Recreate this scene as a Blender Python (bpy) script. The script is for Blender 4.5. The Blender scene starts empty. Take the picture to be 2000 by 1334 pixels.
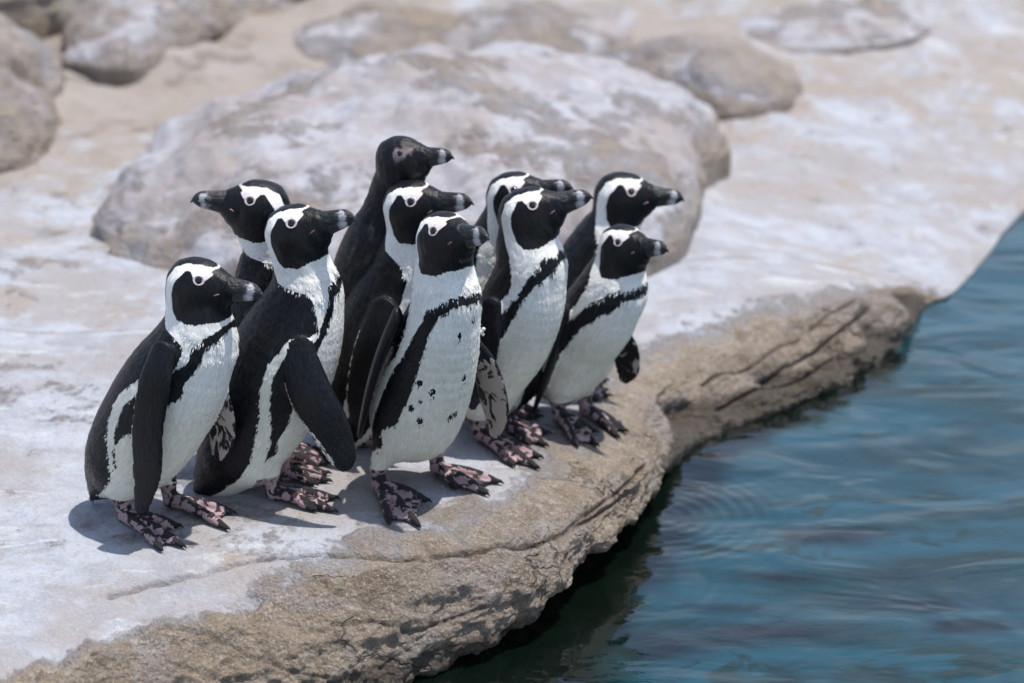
import bpy, math, random
import numpy as np
from mathutils import Vector, Matrix

random.seed(7)
C = bpy.context.scene.collection
SC = bpy.context.scene

# ---------------------------------------------------------------- camera
F = 5145.0            # focal length in pixels of the 2000 px wide photograph
CZ = 1.97
PITCH = math.radians(22.0)
cam_d = bpy.data.cameras.new('camera')
cam = bpy.data.objects.new('camera', cam_d)
C.objects.link(cam)
cam.location = (0, 0, CZ)
cam.rotation_euler = (math.pi/2 - PITCH, 0, 0)
cam_d.sensor_width = 36.0
cam_d.lens = 36.0*F/2000.0
cam_d.clip_end = 2000
cam_d.dof.use_dof = True
cam_d.dof.focus_distance = 4.40
cam_d.dof.aperture_fstop = 2.5
SC.camera = cam

# ---------------------------------------------------------------- sun and sky
SUN_EL, SUN_AZ = 74.0, 78.0       # azimuth measured from +Y (away from the camera) towards +X (right)
sd = bpy.data.lights.new('sun', 'SUN')
sd.energy = 4.6
sd.angle = math.radians(0.8)
sd.color = (1.0, 0.95, 0.88)
sun = bpy.data.objects.new('sun', sd)
C.objects.link(sun)
el, az = math.radians(SUN_EL), math.radians(SUN_AZ)
sv = Vector((math.sin(az)*math.cos(el), math.cos(az)*math.cos(el), math.sin(el)))
sun.rotation_euler = sv.to_track_quat('Z', 'Y').to_euler()
sun.location = sv*10

W = bpy.data.worlds.new("World")
SC.world = W
W.use_nodes = True
wn, wl = W.node_tree.nodes, W.node_tree.links
wn.clear()
wo = wn.new('ShaderNodeOutputWorld')
bg = wn.new('ShaderNodeBackground')
bg.inputs['Strength'].default_value = 0.15
sky = wn.new('ShaderNodeTexSky')
sky.sky_type = 'NISHITA'
sky.sun_disc = False
sky.sun_elevation = el
sky.sun_rotation = az
sky.air_density = 1.0
sky.dust_density = 0.6
sky.ozone_density = 1.6
wl.new(sky.outputs[0], bg.inputs['Color'])
bg2 = wn.new('ShaderNodeBackground')
bg2.inputs['Color'].default_value = (0.93, 0.96, 1.0, 1)
bg2.inputs['Strength'].default_value = 1.25
tc = wn.new('ShaderNodeTexCoord')
mp = wn.new('ShaderNodeMapping')
mp.inputs['Scale'].default_value = (1.0, 1.0, 2.2)
nz = wn.new('ShaderNodeTexNoise')
nz.inputs['Scale'].default_value = 2.6
nz.inputs['Detail'].default_value = 7
nz.inputs['Roughness'].default_value = 0.55
rp = wn.new('ShaderNodeValToRGB')
rp.color_ramp.elements[0].position = 0.47
rp.color_ramp.elements[1].position = 0.66
rp.color_ramp.elements[0].color = (0.06, 0.06, 0.06, 1)
rp.color_ramp.elements[1].color = (0.45, 0.45, 0.45, 1)
mx = wn.new('ShaderNodeMixShader')
wl.new(tc.outputs['Generated'], mp.inputs[0])
wl.new(mp.outputs[0], nz.inputs['Vector'])
wl.new(nz.outputs['Fac'], rp.inputs[0])
wl.new(rp.outputs[0], mx.inputs[0])
wl.new(bg.outputs[0], mx.inputs[1])
wl.new(bg2.outputs[0], mx.inputs[2])
wl.new(mx.outputs[0], wo.inputs[0])

SC.view_settings.view_transform = 'Standard'
SC.view_settings.look = 'None'
SC.view_settings.exposure = 0.18
SC.view_settings.gamma = 1.0
SC.view_settings.use_curve_mapping = False

# ---------------------------------------------------------------- numeric helpers
CP, SP = math.cos(PITCH), math.sin(PITCH)
CAMP = np.array([0, 0, CZ])

def ray(u, v):
    u = np.asarray(u, float); v = np.asarray(v, float)
    a = (u-1000)/F; b = -(v-667)/F
    return np.stack([a, CP + b*SP, -SP + b*CP], -1)      # unit depth along the view axis

def at_z(u, v, z):
    d = ray(u, v)
    k = (z-CZ)/d[..., 2]
    return CAMP + d*k[..., None]

def on_plane(u, v, P, n):
    d = ray(u, v)
    k = np.dot(P-CAMP, n)/(d @ n)
    return CAMP + d*k

def depth(p):
    return (p-CAMP) @ np.array([0, CP, -SP])

_rng = np.random.RandomState(3)
_perm = _rng.permutation(256).astype(np.int64)
_perm = np.concatenate([_perm, _perm, _perm])
_g3 = _rng.normal(size=(256, 3)); _g3 /= np.linalg.norm(_g3, axis=1)[:, None]

def perlin(P):
    P = np.asarray(P, float)
    i = np.floor(P).astype(np.int64); f = P-i; i &= 255
    w = f*f*f*(f*(f*6-15)+10)
    out = 0
    for dx in (0, 1):
        for dy in (0, 1):
            for dz in (0, 1):
                h = _perm[_perm[_perm[i[..., 0]+dx]+i[..., 1]+dy]+i[..., 2]+dz]
                g = _g3[h]
                d = g[..., 0]*(f[..., 0]-dx)+g[..., 1]*(f[..., 1]-dy)+g[..., 2]*(f[..., 2]-dz)
                ww = (w[..., 0] if dx else 1-w[..., 0])*(w[..., 1] if dy else 1-w[..., 1])*(w[..., 2] if dz else 1-w[..., 2])
                out = out + ww*d
    return out

def fbm(P, octaves=4, lac=2.1, gain=0.5, ridged=False):
    P = np.asarray(P, float); a, s = 1.0, 0.0
    for o in range(octaves):
        n = perlin(P + o*17.3)
        if ridged: n = 0.35-np.abs(n)
        s = s + a*n; P = P*lac; a *= gain
    return s

def sstep(a, b, x):
    t = np.clip((x-a)/(b-a), 0, 1)
    return t*t*(3-2*t)

def catmull(P, n):
    """sample n points per segment through control rows P"""
    P = np.asarray(P, float)
    Q = np.vstack([2*P[0]-P[1], P, 2*P[-1]-P[-2]])
    out = []
    for i in range(1, len(Q)-2):
        t = np.linspace(0, 1, n, endpoint=False)[:, None]
        a, b, c, d = Q[i-1], Q[i], Q[i+1], Q[i+2]
        out.append(0.5*((2*b)+(-a+c)*t+(2*a-5*b+4*c-d)*t**2+(-a+3*b-3*c+d)*t**3))
    out.append(Q[-2][None])
    return np.vstack(out)

def make_mesh(name, verts, quads, mat, parent=None, attrs=None, smooth=True, mats=None, fmat=None):
    me = bpy.data.meshes.new(name)
    verts = np.asarray(verts, np.float32); quads = np.asarray(quads, np.int32)
    me.vertices.add(len(verts)); me.vertices.foreach_set('co', verts.ravel())
    k = quads.shape[1]
    me.loops.add(quads.size); me.loops.foreach_set('vertex_index', quads.ravel())
    me.polygons.add(len(quads))
    me.polygons.foreach_set('loop_start', np.arange(0, quads.size, k, dtype=np.int32))
    me.polygons.foreach_set('loop_total', np.full(len(quads), k, np.int32))
    if smooth: me.polygons.foreach_set('use_smooth', np.ones(len(quads), bool))
    for an, av in (attrs or {}).items():
        av = np.asarray(av, np.float32)
        at = me.attributes.new(an, 'FLOAT' if av.ndim == 1 else 'FLOAT_VECTOR', 'POINT')
        at.data.foreach_set('value' if av.ndim == 1 else 'vector', av.ravel())
    for m in (mats or [mat]): me.materials.append(m)
    if fmat is not None: me.polygons.foreach_set('material_index', np.asarray(fmat, np.int32))
    me.update(calc_edges=True); me.validate()
    o = bpy.data.objects.new(name, me); C.objects.link(o)
    if parent is not None:
        o.parent = parent
        o.matrix_parent_inverse = Matrix.Translation(-parent.location)
    return o

def grid_quads(n, m):
    i = np.arange((n-1)*(m-1)); r, c = i//(m-1), i % (m-1)
    a = r*m+c
    return np.stack([a, a+1, a+m+1, a+m], 1)

def tag(o, label=None, cat=None, group=None, kind=None):
    if label: o['label'] = label
    if cat: o['category'] = cat
    if group: o['group'] = group
    if kind: o['kind'] = kind
    return o

# ---------------------------------------------------------------- node helpers
def new_mat(name):
    m = bpy.data.materials.new(name); m.use_nodes = True
    nt = m.node_tree; b = nt.nodes['Principled BSDF']
    return m, nt, b

class NB:
    def __init__(s, nt): s.nt = nt
    def n(s, t, **kw):
        x = s.nt.nodes.new(t)
        for k, v in kw.items(): setattr(x, k, v)
        return x
    def L(s, a, b): s.nt.links.new(a, b)
    def val(s, sock, v):
        if hasattr(v, 'is_linked'): s.L(v, sock)
        else: sock.default_value = v
    def noise(s, vec, scale, detail=4, rough=0.5, dist=0.0):
        x = s.n('ShaderNodeTexNoise'); s.L(vec, x.inputs['Vector'])
        x.inputs['Scale'].default_value = scale; x.inputs['Detail'].default_value = detail
        x.inputs['Roughness'].default_value = rough; x.inputs['Distortion'].default_value = dist
        return x.outputs['Fac']
    def voro(s, vec, scale, feature='F1'):
        x = s.n('ShaderNodeTexVoronoi', feature=feature); s.L(vec, x.inputs['Vector'])
        x.inputs['Scale'].default_value = scale
        return x.outputs['Distance']
    def math(s, op, a, b=0.0, c=None, clamp=False):
        x = s.n('ShaderNodeMath', operation=op); x.use_clamp = clamp
        s.val(x.inputs[0], a); s.val(x.inputs[1], b)
        if c is not None: s.val(x.inputs[2], c)
        return x.outputs[0]
    def ramp(s, f, lo, hi, a=0.0, b=1.0, smooth=True):
        x = s.n('ShaderNodeMapRange'); x.interpolation_type = 'SMOOTHSTEP' if smooth else 'LINEAR'
        s.val(x.inputs['Value'], f)
        x.inputs['From Min'].default_value = lo; x.inputs['From Max'].default_value = hi
        x.inputs['To Min'].default_value = a; x.inputs['To Max'].default_value = b
        return x.outputs[0]
    def mix(s, f, a, b, mode='MIX'):
        x = s.n('ShaderNodeMix', data_type='RGBA', blend_type=mode)
        s.val(x.inputs[0], f)
        s.val(x.inputs[6], a if hasattr(a, 'is_linked') else (*a, 1))
        s.val(x.inputs[7], b if hasattr(b, 'is_linked') else (*b, 1))
        return x.outputs[2]
    def attr(s, name):
        return s.n('ShaderNodeAttribute', attribute_name=name)
    def mapping(s, vec, scale):
        x = s.n('ShaderNodeMapping'); s.L(vec, x.inputs[0]); x.inputs['Scale'].default_value = scale
        return x.outputs[0]
    def bump(s, h, strength, dist, normal=None):
        x = s.n('ShaderNodeBump'); s.L(h, x.inputs['Height'])
        x.inputs['Strength'].default_value = strength; x.inputs['Distance'].default_value = dist
        if normal is not None: s.L(normal, x.inputs['Normal'])
        return x.outputs[0]

# ---------------------------------------------------------------- materials
def rock_material(name, wsc=(0.88, 0.875, 0.87), bl=((0.205, 0.152, 0.108), (0.335, 0.270, 0.210))):
    m, nt, b = new_mat(name); N = NB(nt)
    pos = N.n('ShaderNodeNewGeometry').outputs['Position']
    pale = N.attr('pale').outputs['Fac']
    crack = N.attr('crack').outputs['Fac']
    tan = N.attr('tan').outputs['Fac']
    n_big = N.noise(pos, 3.2, 5, 0.6)
    n_mid = N.noise(pos, 13, 6, 0.62, 0.4)
    n_fine = N.noise(pos, 60, 6, 0.7)
    n_gr = N.noise(pos, 210, 5, 0.78)
    wob = N.n('ShaderNodeVectorMath', operation='ADD'); N.L(pos, wob.inputs[0])
    wn_ = N.n('ShaderNodeTexNoise'); N.L(pos, wn_.inputs['Vector']); wn_.inputs['Scale'].default_value = 9; wn_.inputs['Detail'].default_value = 5
    ws = N.n('ShaderNodeVectorMath', operation='SCALE'); N.L(wn_.outputs['Color'], ws.inputs[0]); ws.inputs['Scale'].default_value = 0.16
    N.L(ws.outputs[0], wob.inputs[1])
    fr = N.voro(N.mapping(wob.outputs[0], (1, 1, 2.2)), 7.5, 'DISTANCE_TO_EDGE')
    frl = N.math('MULTIPLY', N.ramp(fr, 0.045, 0.0), N.math('MULTIPLY', N.ramp(N.noise(pos, 5, 3), 0.52, 0.64), N.math('SUBTRACT', 1.0, N.ramp(pale, 0.35, 0.6))))
    vor = N.voro(pos, 120)
    brown = N.mix(N.ramp(n_mid, 0.35, 0.65), bl[0], bl[1])
    brown = N.mix(N.ramp(n_big, 0.45, 0.62), brown, (0.31, 0.240, 0.175))
    brown = N.mix(N.ramp(N.noise(pos, 5.5, 5, 0.6, 0.6), 0.50, 0.64, 0, 0.75), brown, (0.31, 0.265, 0.25))
    brown = N.mix(N.ramp(N.noise(pos, 9.5, 6, 0.7, 0.6), 0.56, 0.68, 0, 0.55), brown, (0.40, 0.385, 0.37))
    brown = N.mix(N.ramp(n_fine, 0.50, 0.72), brown, (0.42, 0.38, 0.34))
    white = N.mix(N.ramp(n_mid, 0.36, 0.62), (0.33, 0.34, 0.385), (0.44, 0.47, 0.535))
    white = N.mix(N.ramp(n_big, 0.42, 0.60), white, (0.345, 0.325, 0.335))
    white = N.mix(N.ramp(N.noise(N.mapping(pos, (1, 2.5, 1)), 5.5, 6, 0.66, 0.8), 0.55, 0.70), white, (0.52, 0.545, 0.59))
    white = N.mix(N.ramp(N.noise(N.mapping(pos, (1, 2.2, 1)), 21, 6, 0.7, 0.5), 0.54, 0.70, 0, 0.65), white, (0.37, 0.31, 0.25))
    white = N.mix(N.ramp(N.noise(pos, 45, 6, 0.75, 0.4), 0.52, 0.68, 0, 0.5), white, (0.26, 0.255, 0.28))
    white = N.mix(1.0, white, wsc, 'MULTIPLY')
    pf = N.math('ADD', pale, N.math('MULTIPLY', N.math('SUBTRACT', n_mid, 0.5), 1.15))
    pf = N.math('ADD', pf, N.math('MULTIPLY', N.math('SUBTRACT', n_fine, 0.5), 0.6))
    f = N.ramp(pf, 0.26, 0.74)
    col = N.mix(f, brown, white)
    # golden-tan staining
    tf = N.math('ADD', tan, N.math('MULTIPLY', N.math('SUBTRACT', N.noise(pos, 7, 6, 0.65), 0.5), 2.6))
    tf = N.math('ADD', tf, N.math('MULTIPLY', N.math('SUBTRACT', n_fine, 0.5), 1.0))
    col = N.mix(N.ramp(tf, 0.45, 0.85, 0, 0.74), col, (0.285, 0.235, 0.192))
    # speckle of quartz grains and dark pits
    col = N.mix(N.math('MULTIPLY', N.ramp(n_gr, 0.54, 0.66, 0, 0.8), N.math('SUBTRACT', 1.0, N.math('MULTIPLY', f, 0.6))), col, (0.62, 0.58, 0.51))
    col = N.mix(N.math('MULTIPLY', N.ramp(n_gr, 0.46, 0.35, 0, 0.75), N.math('SUBTRACT', 1.0, N.math('MULTIPLY', f, 0.75))), col, (0.12, 0.10, 0.085))
    col = N.mix(N.ramp(N.noise(pos, 34, 5, 0.75), 0.62, 0.76, 0, 0.35), col, (0.22, 0.205, 0.18))
    col = N.mix(N.math('MULTIPLY', frl, N.math('MULTIPLY', N.math('SUBTRACT', 1.0, f), 0.38)), col, (0.075, 0.052, 0.035))
    # dark brown along the cracks and wet dark foot of the rock
    col = N.mix(N.math('MULTIPLY', crack, 0.8), col, (0.10, 0.07, 0.045))
    wet = N.attr('wet').outputs['Fac']
    wf = N.ramp(N.math('ADD', wet, N.math('MULTIPLY', N.math('SUBTRACT', n_mid, 0.5), 0.6)), 0.4, 0.7)
    col = N.mix(N.math('MULTIPLY', wf, 0.75), col, (0.055, 0.045, 0.035))
    N.L(col, b.inputs['Base Color'])
    rr = N.ramp(n_fine, 0.3, 0.7, 0.55, 0.85)
    rr = N.math('SUBTRACT', rr, N.math('MULTIPLY', wf, 0.4))
    N.L(rr, b.inputs['Roughness'])
    b.inputs['Specular IOR Level'].default_value = 0.35
    rough = N.math('SUBTRACT', 1.0, N.math('MULTIPLY', f, 0.72))
    h = N.math('ADD', N.math('MULTIPLY', n_fine, 0.55), N.math('MULTIPLY', n_mid, 0.7))
    h = N.math('ADD', h, N.math('MULTIPLY', n_gr, 0.22))
    h = N.math('SUBTRACT', h, N.math('MULTIPLY', frl, 0.5))
    h = N.math('ADD', h, N.math('MULTIPLY', vor, 0.18))
    h = N.math('MULTIPLY', h, rough)
    N.L(N.bump(h, 1.0, 0.028), b.inputs['Normal'])
    return m

def feather_material(juv=False):
    m, nt, b = new_mat('feathers_young' if juv else 'feathers'); N = NB(nt)
    fco = N.attr('fco').outputs['Vector']
    pat = N.attr('pat').outputs['Fac']
    skin = N.attr('skin').outputs['Fac']
    under = N.attr('under').outputs['Fac']
    pink = N.attr('pink').outputs['Fac']
    claw = N.attr('claw').outputs['Fac']
    obj = N.n('ShaderNodeTexCoord').outputs['Object']
    st = N.mapping(fco, (0.22, 1.0, 1.0))
    fib = N.noise(st, 340, 4, 0.65)
    fib2 = N.noise(st, 130, 4, 0.6)
    med = N.noise(N.mapping(fco, (0.5, 1, 1)), 60, 4, 0.55)
    big = N.noise(fco, 16, 3, 0.5)
    # black / white feather edge, ragged along the lie of the feathers
    ea = N.attr('edge').outputs['Fac']
    en = N.math('ADD', N.math('MULTIPLY', N.math('SUBTRACT', N.noise(st, 330, 3, 0.6), 0.5), 0.010), N.math('MULTIPLY', N.math('SUBTRACT', N.noise(N.mapping(fco, (0.5, 1, 1)), 55, 3, 0.5), 0.5), 0.009))
    e = N.math('ADD', pat, N.math('MULTIPLY', en, ea))
    blk = N.ramp(e, -0.0008, 0.0008)
    black = N.mix(N.ramp(fib, 0.38, 0.66), (0.0018, 0.002, 0.003), (0.009, 0.0105, 0.016))
    black = N.mix(N.ramp(big, 0.45, 0.7, 0, 0.6), black, (0.010, 0.008, 0.007))
    black = N.mix(N.ramp(fib2, 0.58, 0.72, 0, 0.5), black, (0.022, 0.024, 0.032))
    white = N.mix(N.ramp(fib, 0.35, 0.7), (0.72, 0.71, 0.685), (0.90, 0.895, 0.87))
    white = N.mix(N.ramp(big, 0.45, 0.7, 0, 0.35), white, (0.62, 0.60, 0.53))
    belly = N.attr('belly').outputs['Fac']
    white = N.mix(belly, white, N.mix(0.85, white, (0.90, 0.885, 0.79), 'MULTIPLY'))
    if juv:
        white = N.mix(N.ramp(med, 0.4, 0.6), (0.10, 0.09, 0.085), (0.30, 0.28, 0.26))
        black = N.mix(N.ramp(med, 0.5, 0.75, 0, 0.5), black, (0.07, 0.062, 0.06))
    col = N.mix(blk, white, black)
    # flipper underside: mottled pinkish grey and black
    un = N.noise(N.mapping(fco, (0.5, 1, 1)), 38, 4, 0.6, 1.2)
    un = N.math('SUBTRACT', un, N.math('MULTIPLY', N.math('SUBTRACT', 1.0, under), 0.28))
    ucol = N.mix(N.ramp(un, 0.46, 0.52), (0.006, 0.006, 0.007), (0.36, 0.30, 0.27))
    col = N.mix(N.ramp(under, 0.2, 0.4), col, ucol)
    pk = N.ramp(N.math('ADD', pink, N.math('MULTIPLY', N.math('SUBTRACT', med, 0.5), 0.8)), 0.4, 0.65)
    col = N.mix(pk, col, (0.70, 0.62, 0.63) if not juv else (0.24, 0.19, 0.20))
    # feet
    sn = N.noise(obj, 72, 4, 0.55, 0.5)
    sn2 = N.voro(obj, 520)
    sn = N.math('SUBTRACT', sn, N.math('MULTIPLY', N.attr('ridge').outputs['Fac'], 0.13))
    scol = N.mix(N.ramp(sn, 0.455, 0.49), (0.024, 0.020, 0.024), (0.41, 0.285, 0.30))
    scol = N.mix(N.ramp(claw, 0.3, 0.6), scol, (0.018, 0.016, 0.018))
    sk = N.ramp(skin, 0.35, 0.65)
    col = N.mix(sk, col, scol)
    N.L(col, b.inputs['Base Color'])
    r = N.mix(blk, (0.75, 0.75, 0.75), (0.37, 0.37, 0.37))
    r = N.mix(sk, r, (0.42, 0.42, 0.42))
    N.L(r, b.inputs['Roughness'])
    b.inputs['Specular IOR Level'].default_value = 0.24
    b.inputs['Sheen Weight'].default_value = 0.0
    b.inputs['Sheen Roughness'].default_value = 0.4
    h = N.math('ADD', N.math('MULTIPLY', fib, 0.55), N.math('MULTIPLY', fib2, 0.9))
    hs = N.math('MULTIPLY', N.math('ADD', N.math('MULTIPLY', sn2, 1.2), sn), sk)
    h = N.math('ADD', N.math('MULTIPLY', h, N.math('SUBTRACT', 1.0, sk)), hs)
    h = N.math('ADD', h, N.math('MULTIPLY', N.voro(N.mapping(fco, (0.5, 1, 1)), 170), 0.15))
    N.L(N.bump(h, 0.55, 0.0030), b.inputs['Normal'])
    return m

def beak_material():
    m, nt, b = new_mat('beak_horn'); N = NB(nt)
    band = N.attr('band').outputs['Fac']
    bco = N.attr('bco').outputs['Vector']
    st = N.mapping(bco, (0.25, 1, 1))
    n1 = N.noise(st, 300, 4, 0.6)
    n2 = N.noise(bco, 120, 4, 0.6)
    bf = N.ramp(N.math('ADD', band, N.math('MULTIPLY', N.math('SUBTRACT', n2, 0.5), 1.7)), 0.30, 0.95)
    dark = N.mix(N.ramp(n1, 0.5, 0.75, 0, 0.7), (0.010, 0.010, 0.012), (0.065, 0.06, 0.062))
    col = N.mix(bf, dark, (0.46, 0.45, 0.48))
    N.L(col, b.inputs['Base Color'])
    b.inputs['Roughness'].default_value = 0.33
    h = N.math('ADD', n1, N.math('MULTIPLY', n2, 0.4))
    N.L(N.bump(h, 0.8, 0.0040), b.inputs['Normal'])
    return m

def plain(name, col, rough=0.5, **kw):
    m, nt, b = new_mat(name)
    N = NB(nt); obj = N.n('ShaderNodeTexCoord').outputs['Object']
    n = N.noise(obj, 300, 3)
    N.L(N.mix(N.ramp(n, 0.3, 0.7), tuple(c*0.8 for c in col), tuple(min(1, c*1.1) for c in col)), b.inputs['Base Color'])
    b.inputs['Roughness'].default_value = rough
    for k, v in kw.items(): b.inputs[k].default_value = v
    return m

def water_material():
    m, nt, b = new_mat('pool_water'); N = NB(nt)
    pos = N.n('ShaderNodeNewGeometry').outputs['Position']
    sp = N.mapping(pos, (1.0, 2.6, 1.0))
    n1 = N.noise(sp, 1.6, 5, 0.6, 0.8)
    n2 = N.noise(sp, 3.6, 5, 0.62, 1.2)
    col = N.mix(N.ramp(n1, 0.36, 0.62), (0.004, 0.024, 0.026), (0.009, 0.052, 0.072))
    col = N.mix(N.ramp(n2, 0.53, 0.63, 0, 0.9), col, (0.005, 0.016, 0.008))
    col = N.mix(N.attr('reflect_and_patch').outputs['Fac'], col, (0.0015, 0.0045, 0.003))  # painted-in dark reflection along the ledge, plus dark green patches
    N.L(col, b.inputs['Base Color'])
    b.inputs['Roughness'].default_value = 0.05
    b.inputs['IOR'].default_value = 1.78
    w1 = N.noise(N.mapping(pos, (1.0, 1.7, 1.0)), 3.6, 2, 0.42, 0.9)
    w2 = N.noise(N.mapping(pos, (1.0, 2.4, 1.0)), 34, 3, 0.5, 0.5)
    h = N.math('ADD', N.math('MULTIPLY', w1, 1.0), N.math('MULTIPLY', w2, 0.03))
    N.L(N.bump(h, 0.30, 0.036), b.inputs['Normal'])
    return m

M_ROCK = rock_material('rock')
M_ROCK2 = rock_material('boulder_rock', (0.86, 0.815, 0.80), ((0.335, 0.280, 0.250), (0.38, 0.33, 0.30)))
M_FEA = feather_material()
M_JUV = feather_material(True)
M_BEAK = beak_material()
M_EYE = plain('eye_dark', (0.010, 0.006, 0.005), 0.06)
M_RING = plain('eye_ring_skin', (0.58, 0.49, 0.51), 0.6)
M_RINGY = plain('eye_ring_grey_skin', (0.20, 0.16, 0.17), 0.5)
M_MOUTH = plain('mouth_corner_skin', (0.22, 0.13, 0.135), 0.45)
M_BEAD = plain('white_plastic', (0.75, 0.75, 0.72), 0.4)
M_WATER = water_material()

# ---------------------------------------------------------------- rock ledge
WZ = -0.20
def gz(x, y):
    """height of the flat top of the ledge"""
    P = np.stack([np.asarray(x)*1.3, np.asarray(y)*1.3, np.zeros_like(np.asarray(x, float))], -1)
    return 0.012*perlin(P+4.1)

# rim px, rim z, bottom px, bottom z, mid push (outwards, m)
CT = [(-700,1560,-.01, -500,1900,-.19, .02), (-250,1400,-.01, -100,1650,-.19, .02), (20,1320,-.01, 120,1560,-.19, .02),
 (160,1200,-.01, 270,1480,-.19, .02), (320,1155,-.01, 450,1430,-.19, .02), (480,1130,-.01, 620,1390,-.19, .02),
 (630,1100,-.01, 728,1352,-.190, .02), (790,1070,-.01, 886,1282,-.180, .02), (940,1035,-.012, 1022,1222,-.165, .02),
 (1055,995,-.018, 1120,1135,-.145, .02), (1140,945,-.032, 1190,1050,-.135, .015), (1208,888,-.047, 1245,985,-.142, .01),
 (1252,835,-.062, 1285,925,-.155, .0), (1268,775,-.085, 1330,880,-.19, -.02), (1325,722,-.085, 1420,830,-.193, -.015),
 (1440,660,-.078, 1560,785,-.195, .01), (1560,605,-.068, 1645,742,-.195, .01), (1660,565,-.078, 1715,685,-.195, .01),
 (1742,552,-.128, 1790,603,-.195, .0), (1812,545,-.17, 1860,572,-.195, .0), (1905,460,-.175, 1935,490,-.195, .0),
 (1970,385,-.175, 2005,408,-.195, .0), (2120,240,-.175, 2200,260,-.195, .0), (2500,50,-.175, 2600,70,-.195, .0)]
rim = np.array([at_z(c[0], c[1], c[2]) for c in CT])
bot = np.array([at_z(c[3], c[4], c[5]) for c in CT])
push = np.array([c[6] for c in CT])
BD = np.array([-0.74, 0.67, 0.0]); AD = np.array([0.67, 0.74, 0.0])
# continue the shore beyond the picture on both sides
for k in (4.0, 25.0):
    rim = np.vstack([rim[0]-AD*k, rim, rim[-1]+AD*k]); bot = np.vstack([bot[0]-AD*k, bot, bot[-1]+AD*k])
    push = np.concatenate([[0], push, [0]])

NS = 34
R_ = catmull(rim, NS); B_ = catmull(bot, NS); P_ = catmull(np.stack([push, push], 1), NS)[:, 0]
# a smoothed rim keeps the inner rows free of folds
def smooth_rows(A, n):
    for _ in range(n): A[1:-1] = (A[:-2]+2*A[1:-1]+A[2:])/4
    return A
vs = np.concatenate([np.linspace(0, 1.6, 330), 1.6+np.geomspace(0.006, 40, 130)])   # inland distance
BR = np.interp(np.arange(len(R_)), [0, NS*8, NS*11, NS*16, NS*20, NS*21], [1, 1, 1, .8, .6, 0])
rows = []
Rs = smooth_rows(R_.copy(), 400)
for v in vs[::-1]:
    w = math.exp(-v/0.30)
    base = R_*w + Rs*(1-w)
    p = base + BD*v
    hz = gz(p[:, 0], p[:, 1])*(1-math.exp(-v/0.05))
    p[:, 2] = R_[:, 2]*math.exp(-(v/0.75)**1.5) + hz - 0.022*math.exp(-(v/0.045)**1.2)*BR
    far = sstep(6.6, 10, p[:, 1])
    p[:, 2] += far*0.35 + sstep(10, 25, p[:, 1])*2.0 + sstep(1.0, 6.0, -p[:, 0])*0.7
    rows.append(p)
# face rows
fv = np.linspace(0, 1, 95)[1:]
out = np.array([0.74, -0.67, 0])
for t in fv:
    p = R_*(1-t)+B_*t
    # convex brow: horizontal leads, height follows
    th = 0.5*math.sin(t*math.pi/2)+0.5*t
    tz = 0.5*t+0.5*(1-math.cos(t*math.pi/2))
    p[:, :2] = R_[:, :2]*(1-th)+B_[:, :2]*th
    p[:, 2] = (R_[:, 2]-0.022*BR)*(1-tz)+B_[:, 2]*tz
    p[:, :2] += (P_*math.sin(t*math.pi))[:, None]*out[:2]
    rows.append(p)
nface = len(fv)
for k, (dxy, dz) in enumerate([(0.006, -0.008), (0.018, -0.016), (0.035, -0.026), (0.055, -0.036), (0.075, -0.05), (0.095, -0.065), (0.11, -0.09), (0.12, -0.13), (0.12, -0.2), (0.12, -0.6)]):
    p = B_.copy(); deep = np.interp(np.arange(len(B_)), [0, NS*14, NS*17, NS*20, len(B_)], [1.8, 1.8, 1.2, 0.3, 0.1])
    p[:, :2] -= out[:2]*(dxy*deep)[:, None]; p[:, 2] += dz
    rows.append(p)
G = np.stack(rows, 0)                      # rows x columns x 3
nr, nc = G.shape[:2]

def grid_normals(G):
    du = np.gradient(G, axis=1); dv = np.gradient(G, axis=0)
    n = np.cross(du, dv); n /= np.linalg.norm(n, axis=-1, keepdims=True)+1e-12
    return n
Nn = grid_normals(G)
if Nn[50, nc//2, 2] < 0: Nn = -Nn
vi = np.arange(nr)[:, None]/1.0
n_top = len(vs)
vv = np.concatenate([vs[::-1], np.zeros(nr-n_top)])[:, None]*np.ones((1, nc))
slope = 1-np.clip(Nn[..., 2], 0, 1)
face = sstep(0.03, 0.35, slope)
near = np.exp(-vv/2.5)
nlarge = fbm(G*np.array([3.1, 3.1, 4.0]), 4)
nmed = fbm(G*14.0+9, 4, gain=0.55)
nrid = fbm(G*np.array([9, 9, 16.])+31, 4, ridged=True)
nfin = fbm(G*48.0+5, 3, gain=0.6)
fr0 = np.concatenate([np.zeros(n_top), fv, np.ones(nr-n_top-len(fv))])[:, None]
face = np.maximum(face, 0.75*sstep(0.0, 0.12, fr0))
disp = face*(0.052*nlarge+0.017*nmed+0.022*(nrid-0.2)+0.008*nfin) + (1-face)*(0.0025*nmed)
disp += (1-face)*sstep(5.4, 7, G[..., 1])*0.035*fbm(G*np.array([4.0, 5.0, 4.0])+13, 4)
disp += (1-face)*sstep(0.5, 1.6, vv)*0.05*fbm(G*np.array([1.6, 2.0, 2.0])+3, 3)
disp += sstep(0.25, 0.0, vv)*(1-face)*0.010*nlarge

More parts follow.
